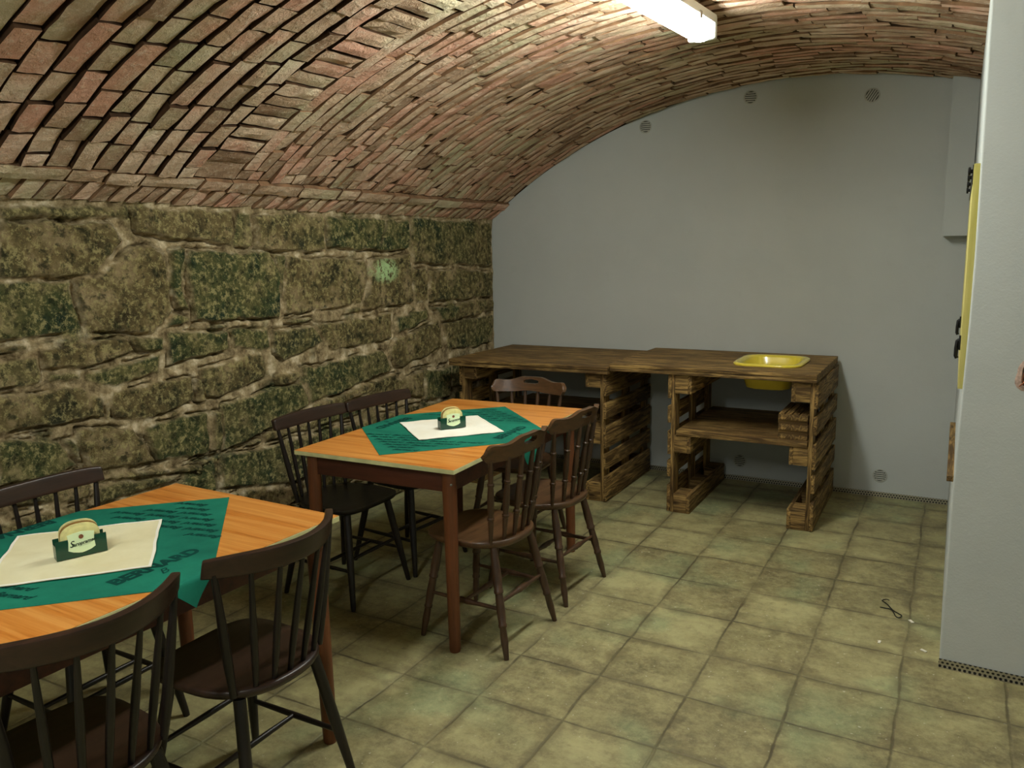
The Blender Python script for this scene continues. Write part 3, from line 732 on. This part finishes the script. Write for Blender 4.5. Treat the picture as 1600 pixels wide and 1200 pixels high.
def holder(px, py, ang, where, z):
    t = empty('coaster_holder', (px, py, z), ang, label='bottle green coaster holder with a beer label, on the %s table' % where, category='holder')
    w, d, h = .062, .018, .052
    b = MB(); b.box(-w, w, -d, -d+.003, 0, h, .001); b.box(-w, w, d-.003, d, 0, h, .001); b.box(-w, w, -d+.003, d-.003, 0, .003)
    b.box(-w, -w+.003, -d+.003, d-.003, .003, h*.75); b.box(w-.003, w, -d+.003, d-.003, .003, h*.75)
    b.build('trough', HOLDER, t)
    out = [(-.033, .064), (-.02, .067), (0, .069), (.02, .067), (.033, .064), (.031, .045), (.033, .022), (.022, .016), (.009, .0125), (0, .011), (-.009, .0125), (-.022, .016), (-.033, .022), (-.031, .045)]
    V = [(x, -d-.0005, zz) for x, zz in out]+[(x, -d-.0025, zz) for x, zz in out]; n = len(out)
    F = [tuple(range(n)), tuple(range(2*n-1, n-1, -1))]+[(i, (i+1) % n, n+(i+1) % n, n+i) for i in range(n)]
    lb = obj('label_plate', mesh('label_plate', V, F), LABEL, t)
    m = MB(); VT, FT = text_geo('taropramen', .0125, .3, .0004); M = Matrix.Translation((.005, -d-.0028, .0385)) @ Matrix.Rotation(math.radians(-7), 4, 'Y') @ Matrix.Rotation(PI/2, 4, 'X')
    m.add([M @ Vector(v) for v in VT], FT)
    VT, FT = text_geo('S', .024, .3, .0003); M = Matrix.Translation((-.0245, -d-.0029, .0375)) @ Matrix.Rotation(math.radians(-7), 4, 'Y') @ Matrix.Rotation(PI/2, 4, 'X'); m.add([M @ Vector(v) for v in VT], FT)
    for a, b_, th in ((-.018, .026, .0007), (-.008, .022, .0004)):
        zz = .0325 if th > .0005 else .0295
        m.add([(a, -d-.0028, zz+a*.12), (b_, -d-.0028, zz+b_*.12), (b_, -d-.0028, zz+b_*.12+th), (a, -d-.0028, zz+a*.12+th)], [(0, 1, 2, 3)])
    m.build('printed_name', LABELINK, lb, smooth=False)
    m = MB(); m.lathe((0, -d-.0025, .0555), (0, -d-.0031, .0555), [(0, .0060), (1, .0060)], 18); m.build('printed_seal', SEAL, lb)
    for k, nm in enumerate(('front', 'middle', 'rear')):
        cz = empty('beer_coaster', (px+math.cos(ang)*0-math.sin(ang)*(-.010+k*.009), py+math.sin(ang)*0+math.cos(ang)*(-.010+k*.009), z+.0035), ang,
                   label='%s of the pale arched coasters in the holder on the %s table' % (nm, where), category='coaster', group='coasters in the holder on the %s table' % where)
        r = .048; prof = [(-r, 0), (r, 0)]+[(r*math.copysign(abs(math.cos(a))**.8, math.cos(a)), .050+.036*abs(math.sin(a))**.8) for a in [PI*q/24 for q in range(25)]]
        prof = [(x*(1-.0*k), zz+.003*k) if i > 1 else (x, zz) for i, (x, zz) in enumerate(prof)]
        def sl(ya, yb, sc, name, mat):
            n = len(prof); V = [(x*sc, ya, zz*sc) for x, zz in prof]+[(x*sc, yb, zz*sc) for x, zz in prof]
            F = [tuple(range(n)), tuple(range(2*n-1, n-1, -1))]+[(i, (i+1) % n, n+(i+1) % n, n+i) for i in range(n)]
            obj(name, mesh(name, V, F), mat, cz)
        sl(-.0026, .0026, 1.0, 'card', COASTER_RIM if k == 1 else COASTER)
        sl(-.0034, -.0027, .90, 'printed_face', COASTER)
def hold_at(p0, p1, where):
    a = math.atan2(p1[1]-p0[1], p1[0]-p0[0]); c = ((p0[0]+p1[0])/2, (p0[1]+p1[1])/2); nx, ny = -math.sin(a), math.cos(a)
    holder(c[0]+nx*.018, c[1]+ny*.018, a, where, TH+.0082)
hold_at((1.091, -2.371), (1.158, -2.268), 'back'); hold_at((1.048, -4.116), (1.093, -3.997), 'foreground')

# ================================================================ CHAIRS
def seat_mesh(hw_f, hw_r, yf, yr, z, th, dish, nf=4.2, nr=2.4):
    V = []; F = []; seg = 56; yc = (yf+yr)/2; hd = (yf-yr)/2
    def outline(a):
        c, s = math.cos(a), math.sin(a); n = nf if s > 0 else nr
        r = (abs(c)**n+abs(s)**n)**(-1/n); x, y = r*c, r*s
        hw = hw_f+(hw_r-hw_f)*(1-y)/2; return (x*hw, yc+y*hd)
    def ringp(k, zf):
        for q in range(seg):
            x, y = outline(2*PI*q/seg); x2, y2 = x*k, yc+(y-yc)*k; V.append((x2, y2, zf(x2, y2)))
    def top(x, y):
        r = min(1, math.hypot(x/hw_f, (y-yc)/hd)); return z-dish*(1-r**2.2)+ .006*max(0, (y-yc)/hd)*-1
    rings = [(0.02, lambda x, y: z-th), (.5, lambda x, y: z-th), (.90, lambda x, y: z-th), (.965, lambda x, y: z-th*.8), (1.0, lambda x, y: z-th*.45), (.995, lambda x, y: z-th*.15), (.975, lambda x, y: top(x, y)), (.85, top), (.6, top), (.35, top), (.02, top)]
    for k, f in rings: ringp(k, f)
    n = len(rings)
    for i in range(n-1):
        for q in range(seg): F.append((i*seg+q, i*seg+(q+1) % seg, (i+1)*seg+(q+1) % seg, (i+1)*seg+q))
    F.append(tuple(range(seg-1, -1, -1))); F.append(tuple((n-1)*seg+q for q in range(seg)))
    return mesh('seat', V, F, True, 1.2)
def spindle_chair(label, y0, sag, seat_mat):
    t = empty('spindle_chair', (0, 0, 0), 0, label=label, category='chair')
    obj('seat', seat_mesh(.200, .188, .195, -.205, .448, .030, .008), seat_mat, t)
    W_ = .231
    cy = lambda x: y0-sag*(1-(x/W_)**2)
    def P(u, v):
        x = (u-.5)*2*W_; e = abs(u-.5)*2; z0, z1 = .774+.004*(e**6), .833-.008*(e**5)
        z = z0+(z1-z0)*v; return (x, cy(x)-.012*(v-.5)-.011, z)
    def N(u, v):
        x = (u-.5)*2*W_; s = 2*sag*x/W_**2; n = Vector((-s, 1, .05)).normalized(); return n
    m = MB(); m.plate(32, 4, P, N, .022); m.build('crest_rail', CHAIR_CREST, t, bevel=.005, angle=1.0)
    for k in range(7):
        f = (k-3)/3; xt = f*.205; xb = f*.158; yb = -.098-.082*math.sqrt(max(0, 1-(xb/.185)**2)) ; endp = abs(f) > .9
        r = .0115 if endp else .0088
        m = MB(); m.lathe((xb, yb, .436), (xt, cy(xt), .788), [(0, r*.8), (.25, r*1.05), (.5, r*1.1), (.85, r*.8), (1, r*.65)], 12); m.build('spindle', CHAIR_DARK, t)
    ft = {}
    for sx in (-1, 1):
        for sy in (-1, 1):
            a = Vector((sx*.135, .130 if sy > 0 else -.135, .418)); b = Vector((sx*.195, .195 if sy > 0 else -.215, 0)); ft[sx, sy] = (a, b)
            m = MB(); m.lathe(a, b, [(0, .0165), (.5, .0165), (.97, .0115), (1, .010)], 16); m.build('leg', CHAIR_DARK, t)
    at = lambda sx, sy, k: ft[sx, sy][0].lerp(ft[sx, sy][1], k)
    mids = []
    for sx in (-1, 1):
        p, q = at(sx, 1, .60), at(sx, -1, .60); m = MB(); m.lathe(p, q, [(0, .007), (.5, .0095), (1, .007)], 10); m.build('stretcher', CHAIR_DARK, t); mids.append(p.lerp(q, .5))
    m = MB(); m.lathe(mids[0], mids[1], [(0, .007), (.5, .0095), (1, .007)], 10); m.build('stretcher', CHAIR_DARK, t)
    p, q = at(-1, 1, .48), at(1, 1, .48); m = MB(); m.lathe(p, q, [(0, .007), (.5, .0095), (1, .007)], 10); m.build('stretcher', CHAIR_DARK, t)
    return t
def turned(r):
    return [(0, r*.62), (.06, r*.7), (.16, r*.85), (.26, r*1.0), (.29, r*.92), (.30, r*1.22), (.325, r*1.22), (.335, r*.9), (.45, r*1.22), (.58, r*1.18), (.69, r*.95), (.70, r*1.2), (.725, r*1.2), (.735, r*.88), (.86, r*.92), (1, r*.66)]
def captain_chair(label):
    t = empty('handhold_chair', (0, 0, 0), 0, label=label, category='chair')
    obj('seat', seat_mesh(.205, .185, .195, -.195, .445, .034, .012, 3.4, 2.5), CHAIR_BROWN, t)
    W_ = .226; y0 = -.155; sag = .062
    cy = lambda x: y0-sag*(1-(x/W_)**2)
    def zt(e): return .834+.020*smf(1-max(0, min(1, (abs(e)-.22)/.40)))+.004*smf(max(0, 1-abs(abs(e)-.86)/.16))-.024*max(0, (abs(e)-.90)/.10)**2.2
    def smf(q): q = max(0, min(1, q)); return q*q*(3-2*q)
    def zb(e): return .769+.010*smf(1-min(1, abs(e)/.6))+.003*smf(min(1, abs(e)/.9))+.022*max(0, (abs(e)-.90)/.10)**2.2
    def P(u, v):
        x = (u-.5)*2*W_; e = (u-.5)*2; z = zb(e)+(zt(e)-zb(e))*v; return (x, cy(x)-.016*(v-.5)-.011, z)
    def N(u, v):
        x = (u-.5)*2*W_; return Vector((-2*sag*x/W_**2, 1, .05)).normalized()
    hole = lambda u, v: not ((abs((u-.5)/.105)**2.6+abs((v-.66)/.155)**2.6) < 1)
    m = MB(); m.plate(96, 24, P, N, .022, hole); m.build('crest_rail', CHAIR_BROWN, t, angle=.9)
    for k in range(6):
        f = (k-2.5)/2.5; xt = f*.196; xb = f*.148; yb = -.088-.075*math.sqrt(max(0, 1-(xb/.18)**2))
        m = MB(); m.lathe((xb, yb, .432), (xt, cy(xt), zb(xt/W_)+.012), turned(.0112), 14); m.build('spindle', CHAIR_BROWN_Z, t)
    ft = {}
    for sx in (-1, 1):
        for sy in (-1, 1):
            a = Vector((sx*.130, .125 if sy > 0 else -.130, .420)); b = Vector((sx*.190, .185 if sy > 0 else -.220, 0)); ft[sx, sy] = (a, b)
            m = MB(); m.lathe(a, b, [(0, .013), (.12, .0165), (.30, .019), (.38, .0165), (.39, .019), (.41, .019), (.42, .015), (.58, .0175), (.68, .0145), (.69, .017), (.71, .017), (.72, .0135), (.84, .0150), (1, .0095)], 16); m.build('leg', CHAIR_BROWN_Z, t)
    at = lambda sx, sy, k: ft[sx, sy][0].lerp(ft[sx, sy][1], k)
    st = [(0, .0065), (.3, .0085), (.42, .0115), (.45, .0135), (.5, .0115), (.55, .0135), (.58, .0115), (.7, .0085), (1, .0065)]; mids = []
    for sx in (-1, 1):
        p, q = at(sx, 1, .56), at(sx, -1, .56); m = MB(); m.lathe(p, q, st, 12); m.build('stretcher', CHAIR_BROWN_Z, t); mids.append(p.lerp(q, .5))
    m = MB(); m.lathe(mids[0], mids[1], st, 12); m.build('stretcher', CHAIR_BROWN_Z, t)
    p, q = at(-1, -1, .50), at(1, -1, .50); m = MB(); m.lathe(p, q, st, 12); m.build('stretcher', CHAIR_BROWN_Z, t)
    return t
def place(proto, spots, group):
    for i, (x, y, rz, lab) in enumerate(spots):
        o = proto if i == 0 else copy_tree(proto)
        o.location = (x, y, 0); o.rotation_euler = (0, 0, math.radians(rz)); o['label'] = lab; o['group'] = group
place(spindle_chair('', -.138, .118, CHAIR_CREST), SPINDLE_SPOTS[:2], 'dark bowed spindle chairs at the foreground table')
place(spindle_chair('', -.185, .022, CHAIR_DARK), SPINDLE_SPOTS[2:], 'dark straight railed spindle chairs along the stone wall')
place(captain_chair(''), HANDHOLD_SPOTS, 'brown turned chairs with a handhold around the back table')
# ================================================================ THINGS ON THE PIER AND THE FLOOR
PINE = Mat('yellow_pine_board', .5, spec=.35); PINE.color(PINE.ramp(PINE.noise(1.4, 5, .6, PINE.map((14, 14, 1.2)), .5), [(.3, (186, 176, 92)), (.7, (222, 212, 138))])); PINE = PINE.m
t = empty('hook_board', (3.112, -1.47, 1.42), 0, label='yellow pine board with black hooks on the side of the right pier', category='rack')
b = MB(); b.box(-.010, .012, -.63, .63, -.38, .388, .002); b.build('board', PINE, t)
b = MB(); b.box(-.0125, -.0101, -.625, .62, .32, .385, .0005); b.build('hook_rail', BLACK, t)
for y, z in ((-.60, .365), (-.30, .365), (.10, .365), (.55, .365)):
    m = MB(); m.lathe((-.0125, y, z), (-.0265, y, z), [(0, .007), (.35, .007), (.42, .0145), (.9, .0145), (1, .010)], 14); m.build('knob', BLACK, t)
for y, z in ((-.60, -.245), (.24, -.245)):
    m = MB(); m.box(-.0165, -.0102, y-.012, y+.012, z, z+.05, .001); m.tube([(-.014, y, z+.036), (-.021, y, z+.030), (-.023, y, z+.005), (-.023, y, z-.022), (-.019, y, z-.030)], .0065); m.build('hook', BLACK, t)
o = MB().box(-.018, .006, -.50, .50, 0, .020, .002).build('narrow_ledge', PAL_Y, label='narrow brown wooden ledge low on the side of the right pier', category='shelf'); o.location = (3.107, -1.60, .702)
# torn socket opening at the right edge of the frame
t = empty('socket_opening', (3.335, -2.127, 1.10), -.04, label='unfinished socket opening with bare wires in the white pier', category='socket')
RAG = plain('broken_pinkish_plaster', (186, 160, 146), .9, 0, .1, .2, 60)
m = MB(); V = []; F = []; n = 28; rr = random.Random(2)
for k in range(n):
    a = 2*PI*k/n; q = (abs(math.cos(a))**5+abs(math.sin(a))**5)**(-.2)
    j = rr.uniform(.94, 1.10); V += [(.060*q*math.cos(a)*j, .0005, .052*q*math.sin(a)*j), (.048*q*math.cos(a), -.004, .040*q*math.sin(a)), (.044*q*math.cos(a), .0005, .037*q*math.sin(a))]
for k in range(n):
    for i in (0, 1): F.append((k*3+i, ((k+1) % n)*3+i, ((k+1) % n)*3+i+1, k*3+i+1))
m.add(V, F); m.build('torn_edge', RAG, t)
MB().box(-.046, .046, -.0015, -.0005, -.038, .038).build('shade_plate', VDARK, t)  # flat dark plate, the shade inside the opening put into its colour
m = MB(); m.tube([(-.038, -.002, -.03), (-.045, -.012, -.01), (-.040, -.016, .02), (-.03, -.006, .034)], .0018); m.tube([(-.03, -.002, .0), (-.04, -.014, -.02), (-.052, -.010, -.034)], .0018); m.build('wires', plain('copper_wire', (150, 90, 60), .4, .6), t)
# scrap of wire and crumbs on the floor
m = MB(); pts = [(2.905, -1.600), (2.893, -1.598), (2.878, -1.607), (2.884, -1.622), (2.902, -1.652), (2.922, -1.688), (2.944, -1.715), (2.962, -1.742), (2.955, -1.760), (2.940, -1.750), (2.928, -1.716), (2.912, -1.690), (2.892, -1.686), (2.872, -1.694)]
dense = []
P_ = [Vector((x, y, .003)) for x, y in pts]
for i in range(len(P_)-1):
    for k in range(4):
        u = k/4; a, b_, c, d = P_[max(i-1, 0)], P_[i], P_[i+1], P_[min(i+2, len(P_)-1)]
        dense.append(.5*((2*b_)+(c-a)*u+(2*a-5*b_+4*c-d)*u*u+(3*b_-a-3*c+d)*u**3))
dense = [Vector((p.x, p.y, .0026+.0022*(1+math.sin(i*.5)))) for i, p in enumerate(dense)]
m.tube(dense, .0022, 8); m.build('wire_scrap', BLACK, label='twisted black scrap of wire lying on the floor near the pier', category='wire')
CHIP = plain('white_plaster_crumb', (226, 220, 202), .8, 0, .2)
for (x, y, s, lab) in ((3.0, -1.772, .013, 'white plaster chip on the floor beside the tile joint, by the wire scrap'), (2.90, -2.02, .011, 'white plaster chip on the floor between the wire scrap and the camera'), (3.055, -2.02, .012, 'flat pale chip on the floor at the foot of the pier')):
    b = MB(); b.box(-s, s, -s*.45, s*.45, 0, .004, .0015); o = b.build('plaster_chip', CHIP, label=lab, category='debris', group='plaster chips on the floor'); o.location = (x, y, 0.0005); o.rotation_euler = (0, 0, x*7)
